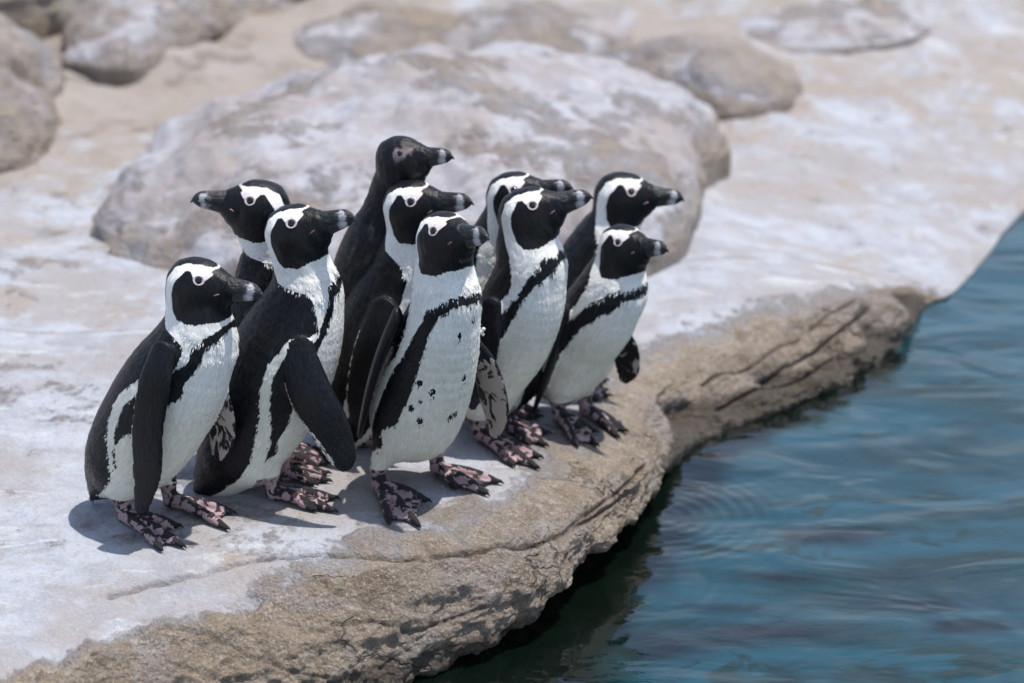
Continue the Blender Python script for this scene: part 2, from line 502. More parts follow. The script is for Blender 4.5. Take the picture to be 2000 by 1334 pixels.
# cracks: polylines in the photograph laid on the rock
def seg_dist(P, A, B):
    ab = B-A; h = np.clip(((P-A)@ab)/(ab@ab), 0, 1)
    return np.linalg.norm(P-A-h[..., None]*ab, axis=-1)
crack = np.zeros((nr, nc))
px = (G-CAMP); dd = px@np.array([0, CP, -SP])
dd = np.where(dd > 0.3, dd, 1e9)
crack_lines = [   # world paths found by intersecting the visible surface
    ([(210,1165),(300,1135),(385,1118),(440,1100),(520,1088),(610,1085),(700,1088),(790,1092),(870,1090),(960,1084),(1040,1062),(1110,1035),(1170,1010),(1215,970)], 6.5, 0.012),
    ([(1110,1035),(1150,1000),(1200,965),(1240,925)], 5, 0.009),
    ([(300,1232),(360,1240),(440,1262),(540,1300),(640,1320)], 5, 0.005),
    ([(640,1230),(720,1215),(800,1232),(880,1215),(960,1180)], 5, 0.005),
    ([(1370,752),(1410,728),(1460,712),(1520,680),(1560,660)], 6, 0.013),
    ([(1500,735),(1530,715),(1590,685),(1640,655),(1690,615)], 6, 0.014),
    ([(1580,640),(1620,622),(1660,600)], 5, 0.010),
    ([(1400,800),(1480,760),(1560,740),(1640,700)], 5, 0.012),
    ([(-40,642),(80,640),(180,636),(320,640)], 4, 0.008),
    ([(1270,520),(1400,498),(1560,505),(1700,535)], 5, 0.008),
]
ground_uv = np.stack([1000+F*px[..., 0]/dd, 667-F*(px@np.array([0, SP, CP]))/dd], -1)
for line, wpx, dep in crack_lines:
    L = np.array(line, float); jit = _rng.normal(size=L.shape)*4
    L = catmull(L+jit, 5)
    # turn each photograph point into the nearest grid point, then work in world space
    W3 = []
    for q in L:
        k = np.argmin(((ground_uv-q)**2).sum(-1)); W3.append(G.reshape(-1, 3)[k])
    W3 = np.array(W3)
    lo, hi = W3.min(0)-0.08, W3.max(0)+0.08
    m = ((G > lo) & (G < hi)).all(-1)
    Q = G[m]; d = np.full(len(Q), 9.0)
    for a, b in zip(W3[:-1], W3[1:]):
        if np.linalg.norm(a-b) > 1e-5: d = np.minimum(d, seg_dist(Q, a, b))
    wv = wpx/1118*0.75*(1+0.9*perlin(Q*30))
    g = np.exp(-(d/np.maximum(wv, 0.0015))**2)
    disp[m] -= dep*g
    crack[m] = np.maximum(crack[m], np.exp(-(d/np.maximum(wv*0.9, 0.0015))**2)*(0.55+0.45*np.clip(perlin(Q*18)*3+0.6, 0, 1)))
# hollow under the brow of the right-hand ledge
def dent(u, v, z, r, dep, sq=(1, 1, 1)):
    global disp
    c = at_z(u, v, z); q = (G-c)/np.array(sq)
    disp -= dep*np.exp(-(q**2).sum(-1)/r**2)
dent(1345, 800, -0.135, 0.04, 0.045, (1.3, 1.2, .8))
dent(1405, 795, -0.14, 0.04, 0.055, (1.5, 1.2, .6))
dent(1520, 735, -0.14, 0.03, 0.035, (1.8, 1.2, .5))
dent(1700, 640, -0.14, 0.035, 0.05)
dent(1760, 590, -0.16, 0.03, 0.05)
dent(1600, 690, -0.14, 0.025, 0.03)
dent(860, 1270, -0.13, 0.06, 0.02)
disp *= (1-0.85*sstep(NS*19.6, NS*21.0, np.arange(nc)*1.0)[None]*face)
disp *= np.where(np.arange(nr)[:, None] > nr-5, 0.0, 1.0)
G2 = G+Nn*disp[..., None]
N2 = grid_normals(G2)
if N2[50, nc//2, 2] < 0: N2 = -N2
slope2 = 1-np.clip(N2[..., 2], 0, 1)
# guano-white on the flat top, bare brown on the face
pale = 0.80-2.3*sstep(0.02, 0.5, slope)*0.62
bare = np.interp(np.arange(nc), [0, NS*7, NS*8.5, NS*11, NS*15, NS*19, NS*20.5], [.015, .02, .07, .13, .12, .09, .01])[None]
pale -= 0.55*np.exp(-(vv/bare)**2)      # rim right of the left-hand birds is bare
pale = pale + 0.25*nlarge
pale -= 0.08*sstep(6.0, 8.5, G[..., 1])
tanv = 0.0*pale
def blob(arr, u, v, rx, ry, amp, z=0.0):
    c = at_z(u, v, z)
    arr += amp*np.exp(-(((G[..., 0]-c[0])/rx)**2+((G[..., 1]-c[1])/ry)**2))
fr_ = np.concatenate([np.zeros(n_top), fv, np.ones(nr-n_top-len(fv))])[:, None]
pale -= 0.9*sstep(0.02, 0.30, fr_)*np.interp(np.arange(nc), [0, NS*5, NS*8.5, NS*11], [.7, .7, .8, 1.0])[None]
tanv = tanv+0.42*sstep(5.3, 7.0, G[..., 1])+0.10+0.30*fbm(G*np.array([2.2, 2.2, 2])+21, 3)
blob(tanv, 240, 260, 0.50, 0.9, 0.55)
blob(tanv, 420, 120, 0.8, 0.6, 0.55)
blob(tanv, 640, 1120, 0.30, 0.16, 0.40)
blob(tanv, 1000, 1000, 0.22, 0.2, 0.50)
blob(tanv, 1260, 860, 0.10, 0.2, 0.45)
blob(tanv, 1780, 480, 0.22, 0.45, 0.45)
blob(tanv, 1250, 100, 1.2, 0.5, 0.35)
blob(tanv, 60, 600, 0.25, 0.12, 0.40)
blob(pale, 420, 1150, 0.30, 0.10, 0.75)
blob(pale, 200, 1230, 0.14, 0.10, 0.55)
blob(pale, 1730, 225, 0.10, 0.14, 0.8)
blob(tanv, 1730, 225, 0.09, 0.10, -.9)
for u_, v_ in [(1650,150),(1690,155),(1730,168),(1760,182),(1785,198)]: blob(tanv, u_, v_, 0.06, 0.07, -.8); blob(pale, u_, v_, 0.06, 0.07, .5)
for u_, v_ in [(1480,340),(1540,375),(1600,390),(1850,400)]: blob(pale, u_, v_, 0.07, 0.06, .5)
blob(pale, 1700, 400, 0.5, 0.6, 0.3)
smoothbank = sstep(NS*19.6, NS*21.0, np.arange(nc)*1.0)[None]
pale = pale*(1-smoothbank)+smoothbank*(0.85+0.2*nlarge)
wet = sstep(WZ+0.085, WZ+0.02, G2[..., 2])*1.1*(1-smoothbank)
quads = grid_quads(nr, nc)
fl = G2.reshape(-1, 3)
a, b_, c_ = fl[quads[50*nc+5, 0]], fl[quads[50*nc+5, 1]], fl[quads[50*nc+5, 2]]
if np.cross(b_-a, c_-a)[2] < 0: quads = quads[:, ::-1]
ledge = make_mesh('rock_ledge_ground', fl, quads, M_ROCK,
                  attrs={'pale': pale.ravel(), 'crack': crack.ravel(), 'tan': tanv.ravel(), 'wet': wet.ravel()})
tag(ledge, kind='structure')

def ground_z(x, y):
    d = (G2[..., 0]-x)**2+(G2[..., 1]-y)**2
    d = d[:n_top]
    k = np.argsort(d.ravel())[:4]
    w = 1/(d.ravel()[k]+1e-7)
    return float((G2[:n_top, :, 2].ravel()[k]*w).sum()/w.sum())

def gpx(u, v):
    """point of the ledge seen at a photograph position"""
    z = 0.0
    for _ in range(4):
        p = at_z(u, v, z); z = ground_z(p[0], p[1])
    return np.array([p[0], p[1], z])

# ---------------------------------------------------------------- boulders
def boulder(px_outline, H, label, z0=0.0, n=2.4, seed=0, pale0=0.6, tan0=0.0, amp=0.03, name='boulder', backshift=0.0, lobe=None):
    for _ in range(3):
        c0 = at_z(np.mean([p[0] for p in px_outline]), np.mean([p[1] for p in px_outline]), z0); z0 = ground_z(c0[0], c0[1])-0.01
    ol = np.array([at_z(u, v, z0) for u, v in px_outline])[:, :2]
    ol = np.vstack([ol, ol[:1]])
    ol = catmull(np.hstack([ol, ol*0])[:, :3], 40)[:-1, :2]
    # even arc steps
    seg = np.linalg.norm(np.diff(np.vstack([ol, ol[:1]]), axis=0), axis=1); s = np.concatenate([[0], np.cumsum(seg)])
    cl = np.vstack([ol, ol[:1]])
    m = 360; ss = np.linspace(0, s[-1], m)
    ol = np.stack([np.interp(ss, s, cl[:, 0]), np.interp(ss, s, cl[:, 1])], 1)
    ctr = (ol.min(0)+ol.max(0))/2
    ph = np.linspace(0, math.pi/2, 110)
    R = []
    for p in ph:
        rho = math.sin(p)**(2/n); z = math.cos(p)**(2/n)*H
        q = ctr+(ol-ctr)*rho
        R.append(np.column_stack([q, np.full(m, z+z0)]))
    R.append(np.column_stack([ol, np.full(m, z0-0.08)])); R.append(np.column_stack([ctr+(ol-ctr)*0.98, np.full(m, z0-0.3)]))
    Gb = np.stack(R, 0)
    Nb = grid_normals(Gb); Nb[:, 0] = Nb[:, -1] = (Nb[:, 1]+Nb[:, -2])/2
    if Nb[40, 5] @ (Gb[40, 5]-np.array([*ctr, z0])) < 0: Nb = -Nb
    Nb[0] = (0, 0, 1)
    d = amp*1.3*fbm(Gb*2.3+seed*7.7, 3)+amp*0.5*fbm(Gb*8+seed*3.1, 4)+amp*0.35*(fbm(Gb*np.array([7, 7, 12.])+seed, 3, ridged=True)-0.2)
    Gb2 = Gb+Nb*d[..., None]
    Gb2[0] = Gb2[0].mean(0)
    Gb2[:, -1] = Gb2[:, 0]
    sl = 1-np.clip(Nb[..., 2], 0, 1)
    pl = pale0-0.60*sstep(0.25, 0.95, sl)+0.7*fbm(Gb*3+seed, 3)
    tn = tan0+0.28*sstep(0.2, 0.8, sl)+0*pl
    qd = grid_quads(*Gb.shape[:2])
    f2 = Gb2.reshape(-1, 3); e = qd[60*(m-1)+20]
    if np.cross(f2[e[1]]-f2[e[0]], f2[e[2]]-f2[e[0]]) @ (f2[e[0]]-np.array([*ctr, z0])) < 0: qd = qd[:, ::-1]
    base = Vector((*ctr, z0))
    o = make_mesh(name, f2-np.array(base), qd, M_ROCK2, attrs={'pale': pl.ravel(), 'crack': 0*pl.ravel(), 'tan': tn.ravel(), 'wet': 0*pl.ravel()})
    o.location = base
    tag(o, label, 'boulder')
    return o

boulder([(183,470),(215,522),(300,552),(450,570),(650,570),(850,560),(1050,545),(1230,525),(1335,470),(1350,400),(1365,350),(1420,290),(1380,215),(1200,185),(900,180),(620,205),(400,270),(240,370)],
        0.25, 'huge low rounded boulder with pale lavender top, right behind the penguins', seed=1, pale0=0.72, tan0=0.25, n=1.75, amp=0.05)
boulder([(1145,150),(1230,185),(1330,205),(1400,228),(1480,222),(1540,205),(1562,170),(1530,140),(1420,120),(1250,120)],
        0.115, 'smaller tan boulder at upper right behind the huge low boulder', seed=2, pale0=0.45, tan0=0.5, n=1.9, amp=0.03)
boulder([(-150,330),(-20,345),(70,330),(110,280),(105,235),(30,210),(-120,215)],
        0.16, 'pale smooth boulder low at the left edge of the picture', seed=3, pale0=0.6, tan0=0.3, n=1.7, amp=0.05)
boulder([(-200,200),(-40,215),(60,205),(110,180),(120,150),(40,120),(-160,120)],
        0.17, 'greyish boulder behind the pale one at the left edge', seed=4, pale0=0.5, tan0=0.3, n=1.7, amp=0.06)
boulder([(135,125),(230,135),(340,105),(460,60),(580,10),(500,-30),(300,-60),(130,10)],
        0.17, 'purple grey sloping boulder at the upper left corner', seed=5, pale0=0.55, tan0=0.35, n=1.5, amp=0.05)
boulder([(560,120),(700,140),(850,130),(950,100),(920,50),(750,40),(600,60)],
        0.10, 'flat brownish hump at the top centre behind the huge boulder', seed=6, pale0=0.5, tan0=0.5, n=1.4, amp=0.04)
boulder([(820,105),(1000,120),(1150,110),(1230,80),(1200,50),(1000,35),(850,50)],
        0.10, 'long low tan rock at the top between the brownish hump and the tan boulder', seed=7, pale0=0.5, tan0=0.5, n=1.4, amp=0.03)
boulder([(1380,80),(1550,100),(1700,90),(1820,60),(1800,10),(1600,-20),(1400,10)],
        0.045, 'pinkish grey low rock at the upper right edge of the terrace', seed=8, pale0=0.6, tan0=0.35, n=1.3, amp=0.04)
boulder([(-500,40),(-100,60),(250,10),(700,-40),(800,-120),(300,-180),(-500,-150)],
        0.55, 'high grey rock bank closing the view at the upper left', seed=9, pale0=0.6, tan0=0.3, n=1.6, amp=0.09)

# ---------------------------------------------------------------- water
gx = np.concatenate([-np.geomspace(60, 0.5, 60), np.linspace(-0.45, 3.2, 560), np.geomspace(3.22, 60, 60)])
gy = np.concatenate([-np.geomspace(40, 0.5, 30), np.linspace(0, 2.3, 60), np.linspace(2.31, 7.5, 640), np.geomspace(7.55, 80, 60)])
X, Y = np.meshgrid(gx, gy)
rip = 0.008*fbm(np.stack([X*1.8, Y*2.8, 0*X], -1), 3, gain=.40) + 0.0010*fbm(np.stack([X*9, Y*18, 0*X], -1), 2)
rc = at_z(1290, 1010, WZ)
rr = np.hypot(X-rc[0], (Y-rc[1]))
rip += 0.0005*np.sin(rr*230)*np.exp(-((rr-0.12)/0.12)**2)
wv = np.stack([X, Y, WZ+rip], -1).reshape(-1, 3)
wq = grid_quads(*X.shape)
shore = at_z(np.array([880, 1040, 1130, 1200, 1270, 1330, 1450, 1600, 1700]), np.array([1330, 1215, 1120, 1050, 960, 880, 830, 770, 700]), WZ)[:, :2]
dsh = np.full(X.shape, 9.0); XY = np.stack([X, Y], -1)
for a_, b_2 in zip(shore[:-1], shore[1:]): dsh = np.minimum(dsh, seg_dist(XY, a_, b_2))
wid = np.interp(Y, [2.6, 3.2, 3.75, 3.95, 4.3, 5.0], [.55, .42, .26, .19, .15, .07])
reflect_patch = sstep(1.25, 0.75, dsh/wid+0.35*fbm(np.stack([X*6, Y*6, 0*X+2], -1), 3))  # dark reflection of the ledge, put into the water colour as a band
for (u_, v_, rx_, ry_, a_) in [(1620, 1045, .085, .035, 1.5), (1500, 1235, .13, .030, 1.3), (1380, 1255, .08, .02, 1.1), (1900, 1225, .09, .03, 1.2), (1800, 1180, .12, .04, .8), (1530, 1130, .08, .02, .9), (1440, 1190, .10, .025, .7), (1860, 1000, .10, .02, .6), (1290, 1260, .08, .05, 1.2), (1750, 1120, .1, .03, .6)]:  # separate dark green patches sharing the same mask
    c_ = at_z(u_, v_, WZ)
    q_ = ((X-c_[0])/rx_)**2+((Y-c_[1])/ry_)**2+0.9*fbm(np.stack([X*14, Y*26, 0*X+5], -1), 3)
    reflect_patch = np.maximum(reflect_patch, a_*1.1*np.exp(-np.maximum(q_, 0)))
reflect_patch = np.clip(reflect_patch, 0, 1)
water = make_mesh('pool_water', wv, wq, M_WATER, attrs={'reflect_and_patch': reflect_patch.ravel()})
tag(water, kind='structure')

# ---------------------------------------------------------------- surface extraction
def surface_nets(Fv, org, h):
    s = Fv < 0
    nx, ny, nz_ = Fv.shape
    corners = [(i, j, k) for i in (0, 1) for j in (0, 1) for k in (0, 1)]
    cnt = np.zeros((nx-1, ny-1, nz_-1), np.int8)
    for i, j, k in corners: cnt += s[i:nx-1+i, j:ny-1+j, k:nz_-1+k]
    m = (cnt > 0) & (cnt < 8)
    ci = np.argwhere(m); idx = np.full(m.shape, -1, np.int64); idx[m] = np.arange(len(ci))
    V = np.stack([Fv[ci[:, 0]+i, ci[:, 1]+j, ci[:, 2]+k] for i, j, k in corners], 1)
    acc = np.zeros((len(ci), 3)); n = np.zeros(len(ci))
    ca = np.array(corners)
    for a in range(8):
        for b in range(a+1, 8):
            if np.abs(ca[a]-ca[b]).sum() != 1: continue
            va, vb = V[:, a], V[:, b]; x = (va < 0) != (vb < 0)
            t = np.where(x, va/(va-vb+1e-20), 0)
            p = ca[a]+(ca[b]-ca[a])*t[:, None]
            acc += p*x[:, None]; n += x
    verts = org+(ci+acc/n[:, None])*h
    Q = []
    for ax in range(3):
        sl0 = [slice(1, -1)]*3; sl1 = [slice(1, -1)]*3
        sl0[ax] = slice(0, -1); sl1[ax] = slice(1, None)
        e = s[tuple(sl0)] != s[tuple(sl1)]
        pt = np.argwhere(e)
        off = np.array([1, 1, 1]); off[ax] = 0
        pt = pt+off
        a1, a2 = [(1, 2), (2, 0), (0, 1)][ax]
        def cell(d1, d2):
            q = pt.copy(); q[:, a1] -= d1; q[:, a2] -= d2
            return idx[q[:, 0], q[:, 1], q[:, 2]]
        q = np.stack([cell(1, 1), cell(0, 1), cell(0, 0), cell(1, 0)], 1)
        neg = s[pt[:, 0], pt[:, 1], pt[:, 2]]
        q[~neg] = q[~neg][:, ::-1]
        Q.append(q)
    return verts, np.vstack(Q)

def mesh_sdf(fn, lo, hi, h):
    lo = np.array(lo)-3*h; hi = np.array(hi)+3*h
    kb = 4
    nb = np.ceil((hi-lo)/(h*kb)).astype(int)
    cc = np.stack(np.meshgrid(*[np.arange(n) for n in nb], indexing='ij'), -1)
    cen = lo+(cc+0.5)*h*kb
    fc = fn(cen.reshape(-1, 3)).reshape(nb)
    act = np.abs(fc) < h*kb*1.35
    shape = nb*kb+1
    Fv = np.empty(shape)
    big = np.repeat(np.repeat(np.repeat(fc, kb, 0), kb, 1), kb, 2)
    Fv[:-1, :-1, :-1] = big; Fv[-1] = 1; Fv[:, -1] = 1; Fv[:, :, -1] = 1
    am = np.zeros(shape, bool)
    A = np.repeat(np.repeat(np.repeat(act, kb, 0), kb, 1), kb, 2)
    am[:-1, :-1, :-1] |= A; am[1:, :-1, :-1] |= A; am[:-1, 1:, :-1] |= A; am[:-1, :-1, 1:] |= A; am[1:, 1:, :-1] |= A
    am[1:, :-1, 1:] |= A; am[:-1, 1:, 1:] |= A; am[1:, 1:, 1:] |= A
    ii = np.argwhere(am)
    Fv[am] = fn(lo+ii*h)
    v, q = surface_nets(Fv, lo, h)
    # pull vertices on to the true surface
    e = h*0.25
    for _ in range(2):
        f0 = fn(v)
        g = np.stack([fn(v+np.eye(3)[k]*e)-f0 for k in range(3)], 1)/e
        g2 = (g**2).sum(1)+1e-9
        stp = np.clip(f0/g2, -2, 2)[:, None]*g
        ln = np.linalg.norm(stp, axis=1, keepdims=True)
        v = v-stp*np.minimum(1, h*0.6/(ln+1e-12))
    return v, q

def smin(a, b, k):
    h = np.clip(0.5+0.5*(b-a)/k, 0, 1)
    return b*(1-h)+a*h-k*h*(1-h)

def chain_sdf(P, pts, rad, lat=None, ls=1.0):
    """distance to a chain of tapered segments; lat direction is scaled by ls"""
    d = np.full(len(P), 1e9)
    Q = P
    for i in range(len(pts)-1):
        a, b = pts[i], pts[i+1]; ab = b-a
        q = Q-a; h = np.clip((q@ab)/(ab@ab+1e-12), 0, 1)
        q = q-h[:, None]*ab
        if lat is not None:
            l = q@lat; n2 = (q*q).sum(1)-l*l+(l/ls)**2
        else: n2 = (q*q).sum(1)
        d = np.minimum(d, np.sqrt(np.maximum(n2, 0))-(rad[i]*(1-h)+rad[i+1]*h))
    return d

def chain_param(P, pts, rad):
    best = np.full(len(P), 1e9); s = np.zeros(len(P)); V = np.zeros((len(P), 3)); T = np.zeros((len(P), 3))
    L = 0
    for i in range(len(pts)-1):
        a, b = pts[i], pts[i+1]; ab = b-a; ln = np.linalg.norm(ab)+1e-12
        q = P-a; h = np.clip((q@ab)/(ln*ln), 0, 1); q = q-h[:, None]*ab
        d = np.linalg.norm(q, axis=1)-(rad[i]*(1-h)+rad[i+1]*h)
        m = d < best
        best[m] = d[m]; s[m] = L+h[m]*ln; V[m] = q[m]; T[m] = ab/ln
        L += ln
    return s, V, T, L

def plate_sdf(P, pts, hw, nrm, ht):
    """flipper: chain of elliptical sections flattened along nrm"""
    d = np.full(len(P), 1e9)
    for i in range(len(pts)-1):
        a, b = pts[i], pts[i+1]; ab = b-a
        q = P-a; h = np.clip((q@ab)/(ab@ab+1e-12), 0, 1); q = q-h[:, None]*ab
        n = q@nrm
        w2 = np.maximum((q*q).sum(1)-n*n, 0)
        W_ = hw[i]*(1-h)+hw[i+1]*h; T_ = ht[i]*(1-h)+ht[i+1]*h
        k = np.sqrt(w2/W_**2+(n/T_)**2)
        g = np.sqrt(w2/W_**4+n*n/T_**4)+1e-9
        d = np.minimum(d, k*(k-1)/g)
    return d

def tri_sdf(P, a, b, c):
    ba, cb, ac = b-a, c-b, a-c
    n = np.cross(ba, ac)
    def s(x): return np.sign(x)
    pa, pb, pc = P-a, P-b, P-c
    ins = s(pa@np.cross(ba, n))+s(pb@np.cross(cb, n))+s(pc@np.cross(ac, n)) >= 2-1e-9
    def sg(e, p):
        h = np.clip((p@e)/(e@e), 0, 1); r = e*h[:, None]-p
        return (r*r).sum(1)
    d1 = np.minimum(np.minimum(sg(ba, pa), sg(cb, pb)), sg(ac, pc))
    d2 = (pa@n)**2/(n@n)
    # inside the prism use plane distance
    i1 = (pa@np.cross(ba, n) <= 0) & (pb@np.cross(cb, n) <= 0) & (pc@np.cross(ac, n) <= 0)
    i2 = (pa@np.cross(ba, n) >= 0) & (pb@np.cross(cb, n) >= 0) & (pc@np.cross(ac, n) >= 0)
    return np.sqrt(np.where(i1 | i2, d2, d1))

def poly_sd(x, y, poly):
    """signed distance to a polygon, positive inside"""
    P = np.stack([x, y], -1); poly = np.asarray(poly, float); n = len(poly)
    d = np.full(len(P), 1e9); ins = np.zeros(len(P), bool)
    for i in range(n):
        a, b = poly[i], poly[(i+1) % n]; e = b-a; w = P-a
        h = np.clip((w@e)/(e@e+1e-15), 0, 1)
        d = np.minimum(d, ((w-h[:, None]*e)**2).sum(1))
        c = (a[1] > y) != (b[1] > y)
        with np.errstate(divide='ignore', invalid='ignore'):
            xx = (b[0]-a[0])*(y-a[1])/(b[1]-a[1]+1e-15)+a[0]
        ins ^= c & (x < xx)
    d = np.sqrt(d)
    return np.where(ins, d, -d)

# head marks in the head's own side view (metres: forward, up; origin at the centre of the skull)
MASK = [(-.003,.0335),(-.0215,.012),(-.026,-.008),(-.0245,-.033),(-.0155,-.048),(.006,-.0545),(.030,-.052),(.06,-.05),(.10,-.02),(.10,.031),(.058,.031),(.046,.0345),(.037,.0335),(.0315,.0265),(.0290,.0170),(.0215,.0130),(.0140,.0170),(.0110,.0255),(.005,.0325)]
OUTER = [(.056,.026),(.047,.0335),(.036,.0370),(.018,.0415),(-.006,.0420),(-.028,.033),(-.041,.013),(-.0455,-.010),(-.0455,-.040),(-.044,-.064),(-.040,-.20),(.2,-.20),(.2,.024)]
PINKZ = [(.015,.024),(.020,.031),(.028,.0335),(.036,.032),(.040,.028),(.034,.021),(.029,.017),(.024,.016)]

def unit(v): return v/np.linalg.norm(v)

def build_beak(S, C0, ha, hb, hl, parent, young=False):
    """horn-covered bill: upper mandible with hooked tip and lower mandible"""
    V, Q, band = [], [], []; co = []
    n, m = 34, 22
    lenf = 0.077 if not young else 0.078
    def loft(top, botm, wid, hook):
        o = len(V)
        hook = bool(hook)
        for i in range(n):
            t = i/(n-1)
            zt, zb, w = top(t), botm(t), wid(t)
            for j in range(m):
                a = 2*math.pi*j/m
                ca, sa = math.cos(a), math.sin(a)
                x = 0.044+lenf*t
                if hook: z = zb+(zt-zb)*abs(sa)**0.85 if sa > 0 else zb+0.0012*sa
                else: z = zt-(zt-zb)*abs(sa)**0.85 if sa < 0 else zt+0.0006*sa
                y = w*(abs(ca)**0.9)*(1 if ca > 0 else -1)
                V.append(C0+S*(ha*x+hb*(z+0.0065)+hl*y))
                bd = (math.exp(-((t-0.77)/0.075)**2)*0.9+0.5*math.exp(-((t-0.66)/0.12)**2))*(1.0 if sa < 0.8 else 0.4)
                bd += math.exp(-((t-0.97)/0.04)**2)*0.3
                band.append(bd); co.append((x, y, z))
        for i in range(n-1):
            for j in range(m):
                a = o+i*m+j; b = o+i*m+(j+1) % m
                Q.append((a, b, b+m, a+m))
        e = o+(n-1)*m
        for j in range(0, m//2-0):
            Q.append((e+j, e+(j+1) % m, e+(m-2-j) % m, e+(m-1-j) % m)) if j < m//2-1 else None
    dk = 0.0 if not young else -0.001
    ip = lambda xs, ys: (lambda t: float(np.interp(t, xs, ys)))
    up_top = ip([0, .15, .35, .55, .7, .82, .92, .97, 1], [.0195, .0175, .0145, .0125, .0112, .0085, .0020, -.0050, -.0120])
    up_bot = ip([0, .3, .6, .8, .92, 1], [-.0060, -.0065, -.0065, -.0070, -.0085, -.0130])
    up_w = ip([0, .2, .5, .75, .9, 1], [.0200, .0155, .0112, .0098, .0062, .0012])
    lo_top = ip([0, .3, .6, .8, .9, 1], [-.0050, -.0068, -.0072, -.0080, -.0100, -.0115])
    lo_bot = ip([0, .25, .5, .7, .85, .94, 1], [-.0310, -.0270, -.0235, -.0215, -.0190, -.0155, -.0125])
    lo_w = ip([0, .2, .5, .75, .9, 1], [.0190, .0140, .0098, .0080, .0048, .0006])
    loft(up_top, up_bot, up_w, 0.004); 
    nup = len(V)
    loft(lambda t: lo_top(t*0.94), lambda t: lo_bot(t), lo_w, 0)
    V = np.array(V)
    # shorten the lower mandible a little
    for i in range(nup, len(V)):
        x = co[i][0]; V[i] -= S*ha*(x-0.046)*0.07
    o = make_mesh('beak', V, np.array(Q), M_BEAK, parent, attrs={'band': np.array(band), 'bco': np.array(co)})
    return o

def uv_sphere(c, ax, r, n=14, m=20):
    """squashed ball: ax = 3 axis vectors, r = 3 radii"""
    V = []; Q = []
    for i in range(n+1):
        p = math.pi*i/n
        for j in range(m):
            a = 2*math.pi*j/m
            V.append(c+ax[0]*r[0]*math.sin(p)*math.cos(a)+ax[1]*r[1]*math.sin(p)*math.sin(a)+ax[2]*r[2]*math.cos(p))
    for i in range(n):
        for j in range(m):
            a = i*m+j; b = i*m+(j+1) % m
            Q.append((a, a+m, b+m, b))
    return np.array(V), np.array(Q)

def torus(c, e1, e2, e3, R, r, n=28, m=10, sq=1.0):
    V = []; Q = []
    for i in range(n):
        a = 2*math.pi*i/n; d = e1*math.cos(a)*1.12+e2*math.sin(a)
        for j in range(m):
            b = 2*math.pi*j/m
            V.append(c+d*(R+r*math.cos(b))+e3*r*sq*math.sin(b))
    for i in range(n):
        for j in range(m):
            Q.append((i*m+j, ((i+1) % n)*m+j, ((i+1) % n)*m+(j+1) % m, i*m+(j+1) % m))
    return np.array(V), np.array(Q)

# default marks on the trunk: t (0 neck .. 1 vent), angle from the belly line in degrees
BACK = [(-.3,158),(0,150),(.08,128),(.18,108),(.3,100),(.5,104),(.7,112),(.85,118),(1.0,105),(1.2,80)]
STRIPE = [(.20,-20),(.22,12),(.26,30),(.33,48),(.45,62),(.6,72),(.8,80),(.92,84),(.98,74),(.94,64),(.8,52),(.6,44),(.45,38),(.37,26),(.31,14),(.27,-20)]

